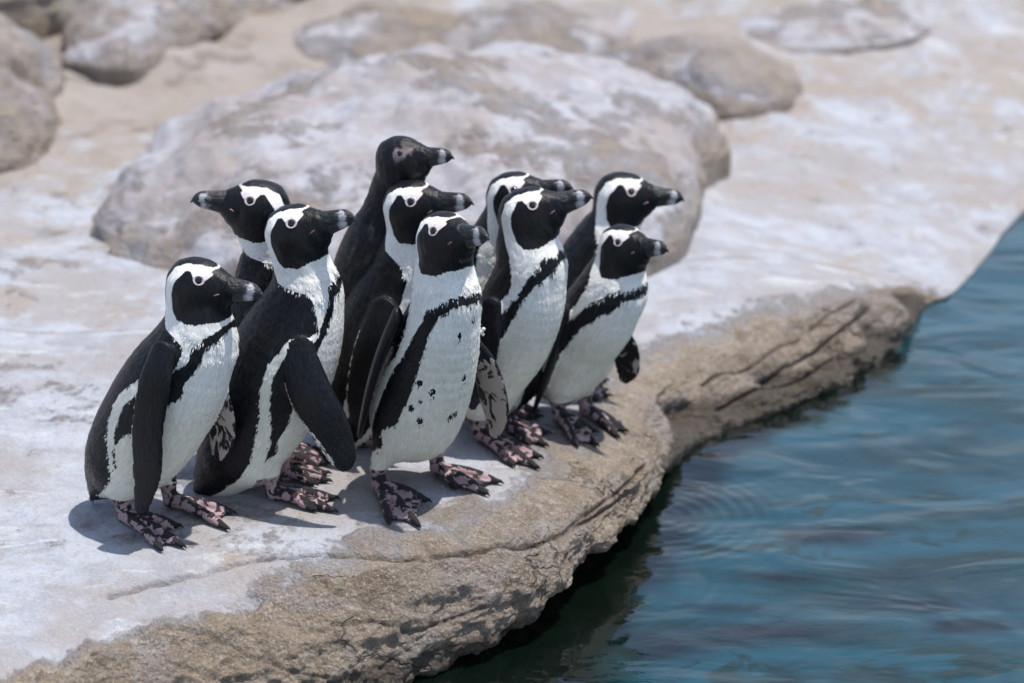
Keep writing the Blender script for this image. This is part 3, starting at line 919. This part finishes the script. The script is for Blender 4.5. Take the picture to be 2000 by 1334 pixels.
def penguin(label, yaw, discs, heels, tips, head, hyaw, hpitch, hs=1.0, flippers=(), back=BACK, stripe=STRIPE, tail=None,
            spots=(), young=False, mid=None, hroll=0.0, ls=1.0, legtop=None, hip_r=0.04, name='penguin', hdepth=0.0):
    H = [gpx(*h) for h in heels]
    T = [[gpx(*t) for t in tt] for tt in tips]
    M = (H[0]+H[1])/2 if mid is None else gpx(*mid)
    y = math.radians(yaw)
    fw = np.array([math.cos(y), math.sin(y), 0]); lat = np.array([-math.sin(y), math.cos(y), 0])   # lat = bird's left
    zup = np.array([0, 0, 1.])
    root = bpy.data.objects.new(name, None); C.objects.link(root)
    root.location = Vector(M); root.empty_display_size = 0.1
    tag(root, label, 'penguin', 'penguins standing on the rock ledge')
    on = lambda u, v, off=0.0: on_plane(u, v, M+lat*off, lat)
    raw = np.array([[*on(d[0], d[1]), d[2]*1.0] for d in discs])
    raw[:, 3] = raw[:, 3]*np.array([depth(p[:3]) for p in raw])/F
    fine = catmull(raw, 5)
    pts, rad = fine[:, :3], np.maximum(fine[:, 3], 0.006)
    # head frame
    hc = on(head[0], head[1])
    hc = hc+ray(head[0], head[1])*hdepth
    a = math.radians(hyaw); p_ = math.radians(hpitch)
    ha = np.array([math.cos(a)*math.cos(p_), math.sin(a)*math.cos(p_), math.sin(p_)])
    hl = np.array([-math.sin(a), math.cos(a), 0]); hb = np.cross(ha, hl)
    if hroll:
        r_ = math.radians(hroll); hl, hb = hl*math.cos(r_)+hb*math.sin(r_), hb*math.cos(r_)-hl*math.sin(r_)
    S = hs
    hp = lambda x, z: hc+S*(ha*x+hb*z)
    skull = np.array([hp(-.004, .0), hp(.008, .001), hp(.028, .000), hp(.044, .0015), hp(.056, .0010)])
    skr = np.array([.0465, .0460, .0365, .0275, .0195])*S
    jaw = np.array([hp(-.006, -.030), hp(.014, -.028), hp(.034, -.019), hp(.050, -.0120)]); jwr = np.array([.0390, .0345, .0250, .0155])*S
    neck = catmull(np.array([hp(-.004, -.004), hp(-.008, -.045), pts[0], pts[4]]), 5)
    nkr = catmull(np.array([[.0415*S]*2, [.040*S]*2, [rad[0]*0.97]*2, [rad[4]*0.97]*2]), 5)[:, 0]
    # legs
    hips, ank = [], []
    for k in (0, 1):
        A = H[k]+np.array([0, 0, 0.045])-fw*0.004
        side = np.sign((H[k]-M)@lat) or 1
        hip = pts[-min(len(pts)-1, 9)] if legtop is None else on(*legtop)
        hip = hip+lat*side*0.030
        hips.append(hip); ank.append(A)
    # tail
    if tail is not None:
        tp = [on(*tail[0]), on(*tail[1])]
    def body(P):
        d = chain_sdf(P, pts, rad, lat, ls)
        dn = chain_sdf(P, neck, nkr)
        d = smin(d, dn, 0.022)
        dh = smin(chain_sdf(P, skull, skr, hl, 0.85), chain_sdf(P, jaw, jwr, hl, 0.84), 0.018)
        d = smin(d, dh, 0.016)
        for k in (0, 1):
            dl = chain_sdf(P, np.array([hips[k], hips[k]*0.45+ank[k]*0.55, ank[k]]), np.array([hip_r, 0.030, 0.0150]))
            d = smin(d, dl, 0.022)
        if tail is not None:
            nrm = unit(np.cross(tp[1]-tp[0], lat))
            d = smin(d, plate_sdf(P, tp, [0.028, 0.012], nrm, [0.012, 0.005]), 0.02)
        return d
    # flippers in their own space
    FL = []; FU = []
    for f in flippers:
        side = f['side']; off = f.get('off', 0.08)
        ch = []
        for i, q in enumerate(f['pts']):
            o_ = off[i] if isinstance(off, (list, tuple)) else off
            pp = on(q[0], q[1], side*o_)
            ch.append([*pp, f['w'][i]*depth(pp)/F if f.get('wpx', True) else f['w'][i]])
        fc = catmull(np.array(ch), 10)
        n_ = f.get('n', (0, 1, 0)); nv = unit(fw*n_[0]+lat*n_[1]*side+zup*n_[2])
        th = np.interp(np.linspace(0, 1, len(fc)), [0, .25, 1], [.009, .0050, .0033])
        FL.append((fc[:, :3], np.maximum(fc[:, 3], 0.004), nv, th)); FU.append(f.get('u', 0.0))
    def full(P):
        d = body(P)
        for fc, hw, nv, th in FL:
            lo, hi = fc.min(0)-0.09, fc.max(0)+0.09
            m = ((P > lo) & (P < hi)).all(1)
            if m.any():
                d[m] = smin(d[m], plate_sdf(P[m], fc, hw, nv, th), 0.010)
        return d
    allp = np.vstack([pts-rad[:, None], pts+rad[:, None], hc-0.07*S, hc+0.085*S] + [f[0]-0.045 for f in FL] + [f[0]+0.045 for f in FL]
                     + [np.array(ank)-0.02, np.array(hips)+0.05] + ([np.array(tp)-0.03, np.array(tp)+0.03] if tail is not None else []))
    lo, hi = allp.min(0), allp.max(0)
    V, Q = mesh_sdf(full, lo, hi, 0.0036)
    # ---- marks
    ptsf = catmull(raw, 24); pts_p, rad_p = ptsf[:, :3], np.maximum(ptsf[:, 3], .006)
    s, vec, tan, L = chain_param(V, pts_p, rad_p)
    t = s/L
    fwd = np.cross(lat, tan); fwd = np.where((fwd@(fw+0.2*zup))[:, None] < 0, -fwd, fwd)
    xf = (vec*fwd).sum(1); xl = vec@lat
    th = np.degrees(np.abs(np.arctan2(xl, xf)))
    rr_ = 0.085
    bk = np.array(back, float)
    th_m = np.radians(th)*rr_
    tb = np.interp(t, bk[:, 0], np.radians(bk[:, 1])*rr_)
    f_back = (th_m-tb)
    f_str = np.full(len(V), -1.0)
    for pol in (stripe if stripe and isinstance(stripe[0], list) else [stripe] if stripe else []):
        f_str = np.maximum(f_str, poly_sd(t*L, th_m, [(q[0]*L, math.radians(q[1])*rr_) for q in pol]))
    q = (V-hc)/S
    hx, hz, hy = q@ha, q@hb, q@hl
    f_mask = poly_sd(hx, hz, MASK)*S
    f_mask = np.where(np.abs(hy) < 0.075, f_mask, -1)
    f_cap = -poly_sd(hx, hz, OUTER)*S
    hr = np.sqrt(hx**2+hz**2+hy**2)
    wh = sstep(-.105, -.055, hz)*sstep(0.13, 0.085, hr)
    pat = f_back*(1-wh)+f_cap*wh
    pat = np.maximum(pat, np.where(wh > 0.02, np.minimum(f_mask, 0.02), -1))
    pat = np.maximum(pat, f_str)
    for (ts, tsd, rs) in spots:           # small dark spots on the belly
        ds = np.hypot((t-ts)*L, np.radians(np.degrees(np.arctan2(xl, xf))-tsd)*rr_)
        pat = np.maximum(pat, np.minimum((rs+0.0022-ds)*4.0, 0.012))
    # skip legs: white trousers
    under = np.zeros(len(V)); onflip = np.zeros(len(V), bool)
    fco = np.stack([s, xf, xl], 1)
    fh = np.stack([hz*-1, hx, hy], 1)*S
    w3 = wh[:, None]
    fco = fco*(1-w3)+(fh-np.array([.06, 0, 0]))*w3
    bd = body(V)
    for (fc, hw, nv, thk), uu in zip(FL, FU):
        d = plate_sdf(V, fc, hw, nv, thk)
        sf, vf, tf, Lf = chain_param(V, fc, hw*0+0.001)
        m = (d < 0.0035) & (bd > 0.004)
        inner = (vf@nv) < -0.0005
        pat[m] = 0.03
        wd = unit(np.cross(nv, unit(fc[-1]-fc[0]))); wd = wd if wd@(-fw-0.2*zup) > 0 else -wd
        hwv = np.interp(sf/Lf, np.linspace(0, 1, len(hw)), hw)
        wn_ = (vf@wd)/hwv
        pat[m & (wn_ > 0.90) & (sf/Lf > 0.2)] = -0.0005
        under[m & inner] = uu*sstep(0.10, 0.2, sf[m & inner]/Lf)
        fco[m] = np.stack([sf, vf@np.cross(nv, unit(fc[-1]-fc[0])), vf@nv*2], 1)[m]+np.array([0.3, 0.2, 0])
    if tail is not None:
        dt = chain_sdf(V, np.array(tp), np.array([0.028, 0.012]))
        pat = np.maximum(pat, 0.012-dt)
    if young:
        pat = np.where(wh > 0.3, 0.02, np.maximum(pat, 0.01))
    # ankle of bare skin
    skin = np.zeros(len(V)); 
    for k in (0, 1):
        da = V-ank[k]
        skin = np.maximum(skin, sstep(0.012, -0.004, da[:, 2])*(np.hypot(da[:, 0], da[:, 1]) < 0.035)*((V[:, 2]-H[k][2]) < 0.07))
    pink = np.clip(poly_sd(hx, hz, PINKZ)*180+0.40, 0, 1)*(np.abs(hy) > 0.012)*(hr < 0.08)
    if young: pink = np.clip(poly_sd(hx, hz, [(.0,.016),(.006,.034),(.03,.036),(.048,.026),(.045,.012),(.03,.002),(.012,-.004)])*30+0.42, 0, 1)*(np.abs(hy) > 0.01)*(hr < 0.08)*0.85+0.55*np.exp(-((hx-.02)**2+(hz+.045)**2)/.02**2)
    # feather ruffles
    rf = fbm(np.stack([fco[:, 0]*26, fco[:, 1]*60, fco[:, 2]*60], 1), 2)
    e = 0.0012
    f0 = full(V); g = np.stack([full(V+np.eye(3)[k]*e)-f0 for k in range(3)], 1); g /= np.linalg.norm(g, axis=1, keepdims=True)+1e-12
    isf = np.zeros(len(V))
    for fc, hw, nv, thk in FL: isf = np.maximum(isf, plate_sdf(V, fc, hw, nv, thk) < 0.004)
    ruff = 0.0010+0.0030*np.exp(-((t-0.06)/0.12)**2)*(1-0.7*sstep(.3,1,wh))
    V = V+g*(rf*ruff*(1-isf)*(1-skin))[:, None]
    # ---- feet
    FV, FQ, FC = [V], [Q], [np.zeros(len(V))]; RG = [np.zeros(len(V))]
    nverts = len(V); fs = [skin]
    for k in (0, 1):
        h0 = H[k]+np.array([0, 0, 0.014]); tpz = [x+np.array([0, 0, 0.006]) for x in T[k]]
        mdir = unit(sum(tpz)/len(tpz)-h0)
        toes = []
        for x in tpz:
            m_ = h0*0.5+x*0.5+np.array([0, 0, 0.0065]); m2 = h0*0.18+x*0.82+np.array([0, 0, 0.003])
            toes.append(catmull(np.array([h0, m_, m2, x]), 4))
        trad = catmull(np.array([[.0115]*2, [.0088]*2, [.0078]*2, [.0048]*2]), 4)[:, 0]
        claws = []
        for x, tt in zip(tpz, toes):
            dr = unit((x-tt[-5])*np.array([1, 1, 0]))
            claws.append(np.array([x-dr*0.003+np.array([0, 0, .001]), x+dr*0.007+np.array([0, 0, .0015]), x+dr*0.014-np.array([0, 0, .0035])]))
        crad = np.array([.0042, .0030, .0008])
        leg = catmull(np.array([ank[k]+np.array([0, 0, .012]), ank[k]-np.array([0, 0, .012]), h0]), 4)
        lrad = np.linspace(0.0145, 0.0125, len(leg))
        webs = []
        for i in range(len(tpz)-1):
            a0 = h0; b0 = tpz[i]*0.93+h0*0.07; c0 = tpz[i+1]*0.93+h0*0.07
            mm = (b0+c0)/2*0.92+h0*0.08
            webs.append((a0, b0, mm)); webs.append((a0, mm, c0))
        sp = h0-mdir*0.004+np.cross(zup, mdir)*0.004
        spur = np.array([h0, sp-mdir*0.012-np.array([0, 0, .006])])
        def foot(P):
            d = chain_sdf(P, leg, lrad)
            for tt in toes: d = smin(d, chain_sdf(P, tt, trad), 0.006)
            for w in webs: d = smin(d, tri_sdf(P, *w)-0.0028, 0.004)
            d = smin(d, chain_sdf(P, spur, np.array([.006, .003])), 0.004)
            for cc in claws: d = smin(d, chain_sdf(P, cc, crad), 0.002)
            return d
        ap = np.vstack([h0[None], np.array(tpz), leg, np.vstack(claws)])
        v2, q2 = mesh_sdf(foot, ap.min(0)-0.018, ap.max(0)+0.018, 0.0023)
        dc = np.full(len(v2), 1.0)
        for cc in claws: dc = np.minimum(dc, chain_sdf(v2, cc, crad))
        cl = sstep(0.010, 0.001, dc)
        dt_ = np.full(len(v2), 1.0)
        for tt in toes: dt_ = np.minimum(dt_, chain_sdf(v2*np.array([1, 1, 0]), tt*np.array([1, 1, 0]), np.zeros(len(tt))))
        RG.append(sstep(0.0085, 0.002, dt_))
        # ridge scales across the toes
        nn = 0.0006*perlin(v2*220)
        v2 = v2+np.array([0, 0, 1.])*nn[:, None]
        FQ.append(q2+nverts); nverts += len(v2)
        FV.append(v2); FC.append(cl); fs.append(np.ones(len(v2)))
    rs = np.random.RandomState(len(BIRDS)*13+5)
    cand = np.where((isf == 0) & (wh < 0.75) & (skin < 0.1) & (hr > 0.0) & ~((hx > 0.050) & (np.abs(hz) < 0.03)) & (np.hypot(hx-.0215, hz-.0205) > 0.018))[0]
    ns = 15000
    ix = rs.choice(cand, ns)
    tdir = np.where(w3 > 0.5, -ha*0.75-hb*0.66, tan)[ix]
    gn = g[ix]; tdir = tdir-gn*(tdir*gn).sum(1)[:, None]; tdir /= np.linalg.norm(tdir, axis=1)[:, None]+1e-9
    sdir = np.cross(gn, tdir)
    tdir = tdir+sdir*rs.normal(0, .12, ns)[:, None]
    wh_i = wh[ix][:, None]
    ln = (rs.uniform(.006, .0125, ns)[:, None])*(1-0.45*wh_i); wd_ = (rs.uniform(.0007, .0014, ns)[:, None])*(1-0.3*wh_i)
    lift = rs.uniform(.0001, .0011, ns)[:, None]*(1+0.9*np.exp(-((t[ix]-0.05)/0.1)**2)[:, None]*(wh_i < 0.6))
    b0_ = V[ix]+rs.normal(0, .0012, (ns, 1))*sdir-gn*0.0004
    qv = np.stack([b0_, b0_+tdir*ln*.5+sdir*wd_+gn*lift*.5, b0_+tdir*ln+gn*lift, b0_+tdir*ln*.5-sdir*wd_+gn*lift*.5], 1).reshape(-1, 3)
    qq = np.arange(ns*4).reshape(ns, 4)
    rep = lambda x: np.repeat(x[ix], 4, axis=0)
    VV = np.vstack(FV+[qv]); QQ = np.vstack(FQ+[qq+nverts]); n0 = len(V); ex = len(VV)-n0; exf = ex-len(qv)
    pad = lambda x, val=0.0: np.concatenate([x, np.full((exf,)+x.shape[1:], val), rep(x)])
    fs.append(np.zeros(len(qv))); FC.append(np.zeros(len(qv))); RG.append(np.zeros(len(qv)))
    fco = fco+0.0
    M3 = np.array(root.location)
    bo = make_mesh('body', VV, QQ, M_JUV if young else M_FEA, root, attrs={
        'pat': pad(pat), 'edge': pad(1-0.75*wh*sstep(-.058, -.036, hz)), 'belly': pad(sstep(.18, .5, t)*(1-wh)), 'ridge': np.concatenate(RG), 'skin': np.concatenate(fs), 'under': pad(under), 'pink': pad(pink), 'claw': np.concatenate(FC), 'fco': pad(fco)})
    # ---- beak and eyes
    build_beak(S, hc, ha, hb, hl, root, young)
    if not young:
        for sgn in (1, -1):
            m0, m1 = 0.0, 0.06
            for _ in range(20):
                mi = (m0+m1)/2
                if body((hp(.047, -.004)+hl*sgn*mi)[None])[0] < 0: m0 = mi
                else: m1 = mi
            v, qd = uv_sphere(hp(.047, -.004)+hl*sgn*(m0-.0010), (unit(ha+hb*.35), hl, hb), (.0075*S, .0024*S, .0016*S), 8, 12)
            make_mesh('mouth_corner', v, qd, M_MOUTH, root)
    for sgn in (1, -1):
        e0 = hp(.0215, .0205)
        lo_, hi_ = 0.0, 0.06
        for _ in range(24):
            mi = (lo_+hi_)/2
            if body((e0+hl*sgn*mi)[None])[0] < 0: lo_ = mi
            else: hi_ = mi
        ep = e0+hl*sgn*lo_
        ee = 0.002
        gr = unit(np.array([body((ep+np.eye(3)[k]*ee)[None])[0]-body((ep-np.eye(3)[k]*ee)[None])[0] for k in range(3)]))
        e1 = unit(ha-gr*(ha@gr)); e2 = np.cross(gr, e1)
        er = 0.0064*S*(0.9 if young else 1)
        v, qd = uv_sphere(ep-gr*er*0.35, (e1, e2, gr), (er, er, er*0.85))
        eye = make_mesh('eye', v, qd, M_EYE, root)
        v, qd = torus(ep+gr*0.0004, e1, e2, gr, er*1.16, er*0.22, sq=0.6)
        if True:
            rg = make_mesh('eye_ring', v, qd if np.cross(v[qd[0][1]]-v[qd[0][0]], v[qd[0][2]]-v[qd[0][0]])@(v[qd[0][0]]-ep) > 0 else qd, M_RINGY if young else M_RING, root)
            rg.parent = eye
            rg.matrix_parent_inverse = Matrix.Translation(-root.location)
            rg.matrix_parent_inverse = (eye.matrix_world).inverted() if False else Matrix.Identity(4)
    return root, dict(pts=pts_p, rad=rad_p, M=M, lat=lat, fw=fw, L=L, H=H, body=bo)

BIRDS = {}
def bird(key, **kw):
    r, info = penguin(**kw); BIRDS[key] = info; return r

#BIRDS_BEGIN
bird('p1', label='front left penguin leaning forward, black flipper hanging straight down, leftmost of the group', yaw=-22,
     back=[(-.3,158),(0,150),(.057,142),(.069,100),(.1,84),(.236,86),(.30,98),(.338,116),(.444,128),(.567,121),(.671,100),(.75,78),(1.1,60)],
     stripe=[(.015,-20),(.035,17),(.075,54),(.117,74),(.15,74),(.236,87),(.30,97),(.33,103),(.463,113),(.583,104),(.679,90),(.69,84),(.62,98),(.55,95),(.49,80),(.42,72),(.347,70),(.295,61),(.236,66),(.15,57),(.11,57),(.07,20),(.05,-20)],
     discs=[(392,622,56),(380,680,80),(342,745,100),(302,815,104),(264,873,93),(228,912,62),(200,942,30)],
     tail=[(225,930),(188,966)], heels=[(247,1022),(335,990)],
     tips=[[(312,1076),(354,1070),(344,1032)],[(405,1014),(440,1036),(450,1006)]][:2],
     head=(384,557), hyaw=-20, hpitch=0, hroll=-4,
     flippers=[dict(side=-1, off=[.075,.100,.105,.100,.095], pts=[(318,690),(300,760),(288,840),(287,920),(276,995)], w=[26,35,35,32,15]),
               dict(side=1, off=[.02,.035,.045,.045], pts=[(415,730),(428,785),(434,840),(428,885)], w=[16,28,31,18], u=0.85)])
bird('p2', label='black-backed penguin second from left at the front, one flipper held out over its pale legs', yaw=0,
     back=[(-.3,158),(0,155),(.05,145),(.078,119),(.116,85),(.168,75),(.226,63),(.25,72),(.279,95),(.375,106),(.452,104),(.546,92),(.639,84),(.72,76),(1.1,70)],
     stripe=[(.06,-20),(.08,20),(.099,46),(.192,59),(.252,61),(.30,80),(.353,94),(.436,95),(.531,82),(.631,66),(.69,60),(.66,52),(.608,60),(.515,60),(.398,70),(.33,64),(.265,56),(.208,49),(.128,36),(.11,15),(.10,-20)],
     discs=[(592,520,50),(598,575,68),(584,625,88),(553,700,106),(516,780,106),(478,855,88),(436,915,56),(408,945,30)],
     tail=[(430,930),(390,962)], heels=[(535,975),(560,938)],
     tips=[[(610,1000),(648,1002),(650,978)],[(610,950),(636,944),(634,930)]],
     head=(575,454), hyaw=-22, hpitch=21, hroll=-3, hs=1.02,
     flippers=[dict(side=-1, off=[.080,.105,.125,.135,.14], pts=[(583,690),(605,765),(638,825),(666,885),(672,908)], w=[34,44,42,30,16])])
bird('p3', label='penguin looking left over its shoulder, half hidden behind the two front left penguins', yaw=-5,
     back=[(-.3,158),(0,140),(.05,80),(.1,50),(.3,55),(.5,80),(1.1,80)],
     stripe=STRIPE,
     discs=[(522,490,40),(520,545,56),(512,610,74),(506,690,88),(500,770,88),(492,830,66),(470,870,30)],
     heels=[(560,905),(545,890)], tips=[[(610,915),(636,910),(634,898)],[(600,900),(625,895),(620,885)]], mid=(520,905),
     head=(509,404), hyaw=186, hpitch=9,
     flippers=[dict(side=-1, off=.09, pts=[(500,620),(490,690),(480,760),(478,810)], w=[24,36,32,14])])
bird('p4', label='young dark penguin with plain grey head, standing tallest at the back of the group', yaw=-15,
     discs=[(764,362,32),(757,410,43),(748,470,72),(735,540,88),(722,630,94),(710,720,90),(700,790,66),(680,830,30)],
     heels=[(745,850),(720,838)], tips=[[(790,865),(805,855),(800,845)],[(770,850),(785,842),(780,835)]],
     head=(782,311), hyaw=-25, hpitch=11, hs=0.88, young=True,
     flippers=[dict(side=-1, off=.09, pts=[(735,560),(720,640),(705,720),(700,770)], w=[24,36,32,14])])
bird('p5', label='penguin with ruffled white throat, squeezed between the dark young one and the centre front one', yaw=-25,
     back=[(-.3,158),(0,130),(.038,103),(.071,78),(.129,70),(.155,60),(.25,62),(.6,85),(1.1,90)],
     stripe=STRIPE,
     discs=[(800,470,44),(790,530,64),(766,600,90),(735,690,104),(705,770,98),(672,825,62),(645,850,32)],
     tail=[(650,850),(607,872)], heels=[(735,872),(765,858)], tips=[[(770,890),(790,886),(785,875)],[(800,870),(815,866),(812,858)]],
     head=(804,404), hyaw=-25, hpitch=13, hroll=4, hs=1.02,
     flippers=[dict(side=-1, off=[.075,.1,.11,.1], pts=[(752,610),(728,690),(706,770),(697,820)], w=[30,42,34,16])])
bird('p6', label='centre front penguin facing us with speckled white belly and wide black chest band', yaw=-50,
     back=[(-.3,160),(0,158),(.12,150),(.20,128),(.269,115),(.367,101),(.498,103),(.6,112),(.8,118),(1.1,100)],
     stripe=[(.10,-20),(.114,20),(.118,34),(.165,74),(.298,83),(.441,89),(.578,97),(.805,100),(.885,101),(.927,92),(.90,74),(.861,84),(.794,66),(.589,61),(.419,61),(.269,61),(.181,51),(.142,24),(.135,-20)],
     discs=[(868,530,53),(872,590,65),(856,660,81),(834,740,92),(812,808,90),(800,838,62)],
     tail=[(770,850),(735,850)], heels=[(742,962),(855,928)],
     tips=[[(760,1024),(816,1030),(831,982)],[(886,956),(946,968),(970,946)]],
     head=(868,467), hyaw=-50, hpitch=18,
     spots=[(.26,-13,.003),(.53,-54,.004),(.56,-36,.0045),(.67,-55,.004),(.725,-41,.0045),(.50,6,.004),(.206,12,.003),(.69,4,.003),(.70,-3,.003),(.62,-47,.002)],
     flippers=[dict(side=-1, off=[.07,.09,.095,.09,.085], pts=[(775,620),(745,690),(722,760),(706,828),(701,848)], w=[.020,.026,.026,.020,.008], wpx=False, n=(.70,-.72,0)),
               dict(side=1, off=[.065,.09,.11,.12,.12], pts=[(925,670),(948,715),(962,770),(972,822),(966,846)], w=[16,28,33,25,12], u=1.0, n=(-.35,.9,0))])
bird('p7', label='penguin almost hidden behind, only its white-striped head and bill tip showing', yaw=-20,
     discs=[(985,440,44),(970,500,64),(958,570,84),(955,650,92),(948,730,86),(940,790,60)],
     heels=[(975,825),(1000,812)], tips=[[(1010,840),(1030,835),(1025,825)],[(1035,822),(1050,818),(1045,810)]],
     head=(1003,385), hyaw=-22, hpitch=17)
bird('p8', label='penguin right of centre with bill raised and black band slanting over its chest', yaw=-25,
     back=[(-.3,158),(0,145),(.029,130),(.127,101),(.253,98),(.295,104),(.361,98),(.42,98),(1.1,95)],
     stripe=[(.07,-20),(.097,11),(.103,46),(.161,73),(.278,87),(.378,98),(.45,100),(.508,100),(.65,98),(.62,84),(.508,84),(.404,82),(.262,74),(.183,58),(.12,15),(.115,-20)],
     discs=[(1028,472,53),(1038,525,66),(1022,590,81),(994,655,86),(965,712,76),(945,756,62),(925,795,34)],
     heels=[(938,862),(988,842)], tips=[[(1000,912),(1046,917),(1050,896)],[(1030,870),(1062,873),(1064,850)]],
     head=(1030,418), hyaw=-7, hpitch=19, hroll=-3, hs=1.02,
     flippers=[dict(side=-1, off=[.075,.09,.095,.09], pts=[(960,600),(946,670),(932,740),(922,790)], w=[22,32,28,12]),
               dict(side=1, off=[.07,.09,.10], pts=[(1040,690),(1035,740),(1020,780)], w=[18,26,14])])
bird('p9', label='brownish-black backed penguin at the back right, seen over the smallest one', yaw=-8,
     back=[(-.3,172),(0,172),(.075,165),(.117,118),(.181,103),(.5,100),(1.1,90)],
     stripe=STRIPE,
     discs=[(1202,432,42),(1185,475,62),(1165,525,80),(1152,590,86),(1142,650,80),(1130,705,60),(1112,735,28)],
     heels=[(1130,772),(1130,748)], tips=[[(1165,785),(1184,778),(1180,768)],[(1165,755),(1181,748),(1178,738)]],
     head=(1213,383), hyaw=-6, hpitch=0,
     flippers=[dict(side=-1, off=.09, pts=[(1140,560),(1125,630),(1110,700)], w=[24,34,16])])
bird('p10', label='smallest penguin at the right front, nearest the corner of the ledge', yaw=-35,
     back=[(-.3,158),(0,140),(.061,118),(.18,114),(.338,113),(.398,107),(.5,110),(1.1,100)],
     stripe=[(.08,-20),(.098,16),(.125,71),(.217,93),(.389,105),(.5,106),(.62,104),(.6,92),(.56,89),(.389,85),(.256,70),(.14,44),(.13,6),(.13,-20)],
     discs=[(1205,530,47),(1195,570,66),(1166,620,76),(1136,670,70),(1112,718,60),(1098,752,42)],
     tail=[(1085,745),(1062,768)], heels=[(1094,828),(1145,812)],
     tips=[[(1126,872),(1163,872),(1158,846)],[(1180,838),(1204,856),(1218,845)]],
     head=(1216,483), hyaw=-42, hpitch=12, hs=0.9,
     flippers=[dict(side=-1, off=[.06,.075,.08,.08], pts=[(1108,610),(1082,690),(1058,755),(1043,802)], w=[.016,.025,.022,.008], wpx=False, n=(.85,-.40,0)),
               dict(side=1, off=[.06,.08,.09,.09], pts=[(1208,640),(1221,680),(1226,718),(1221,738)], w=[14,26,24,13], u=0.55, n=(-.3,.9,0))])
b6 = BIRDS['p6']; bp = on_plane(940, 643, b6['M']+b6['lat']*0.066, b6['lat'])-np.array([0, .012, 0])
bv, bq = [], []
for k_, (dx, dz, rr0) in enumerate([(0, 0, .0042), (.004, .005, .0034), (-.003, .006, .003), (.003, -.005, .0028)]):
    v_, q_ = uv_sphere(bp+np.array([dx, 0, dz]), np.eye(3), (rr0, rr0*.8, rr0), 8, 12)
    bq.append(q_+sum(len(x) for x in bv)); bv.append(v_)
r6 = [o for o in C.objects if o.type == 'EMPTY' and 'speckled white belly' in o.get('label', '')][0]
make_mesh('down_tuft', np.vstack(bv), np.vstack(bq), M_BEAD, r6)
#BIRDS_END
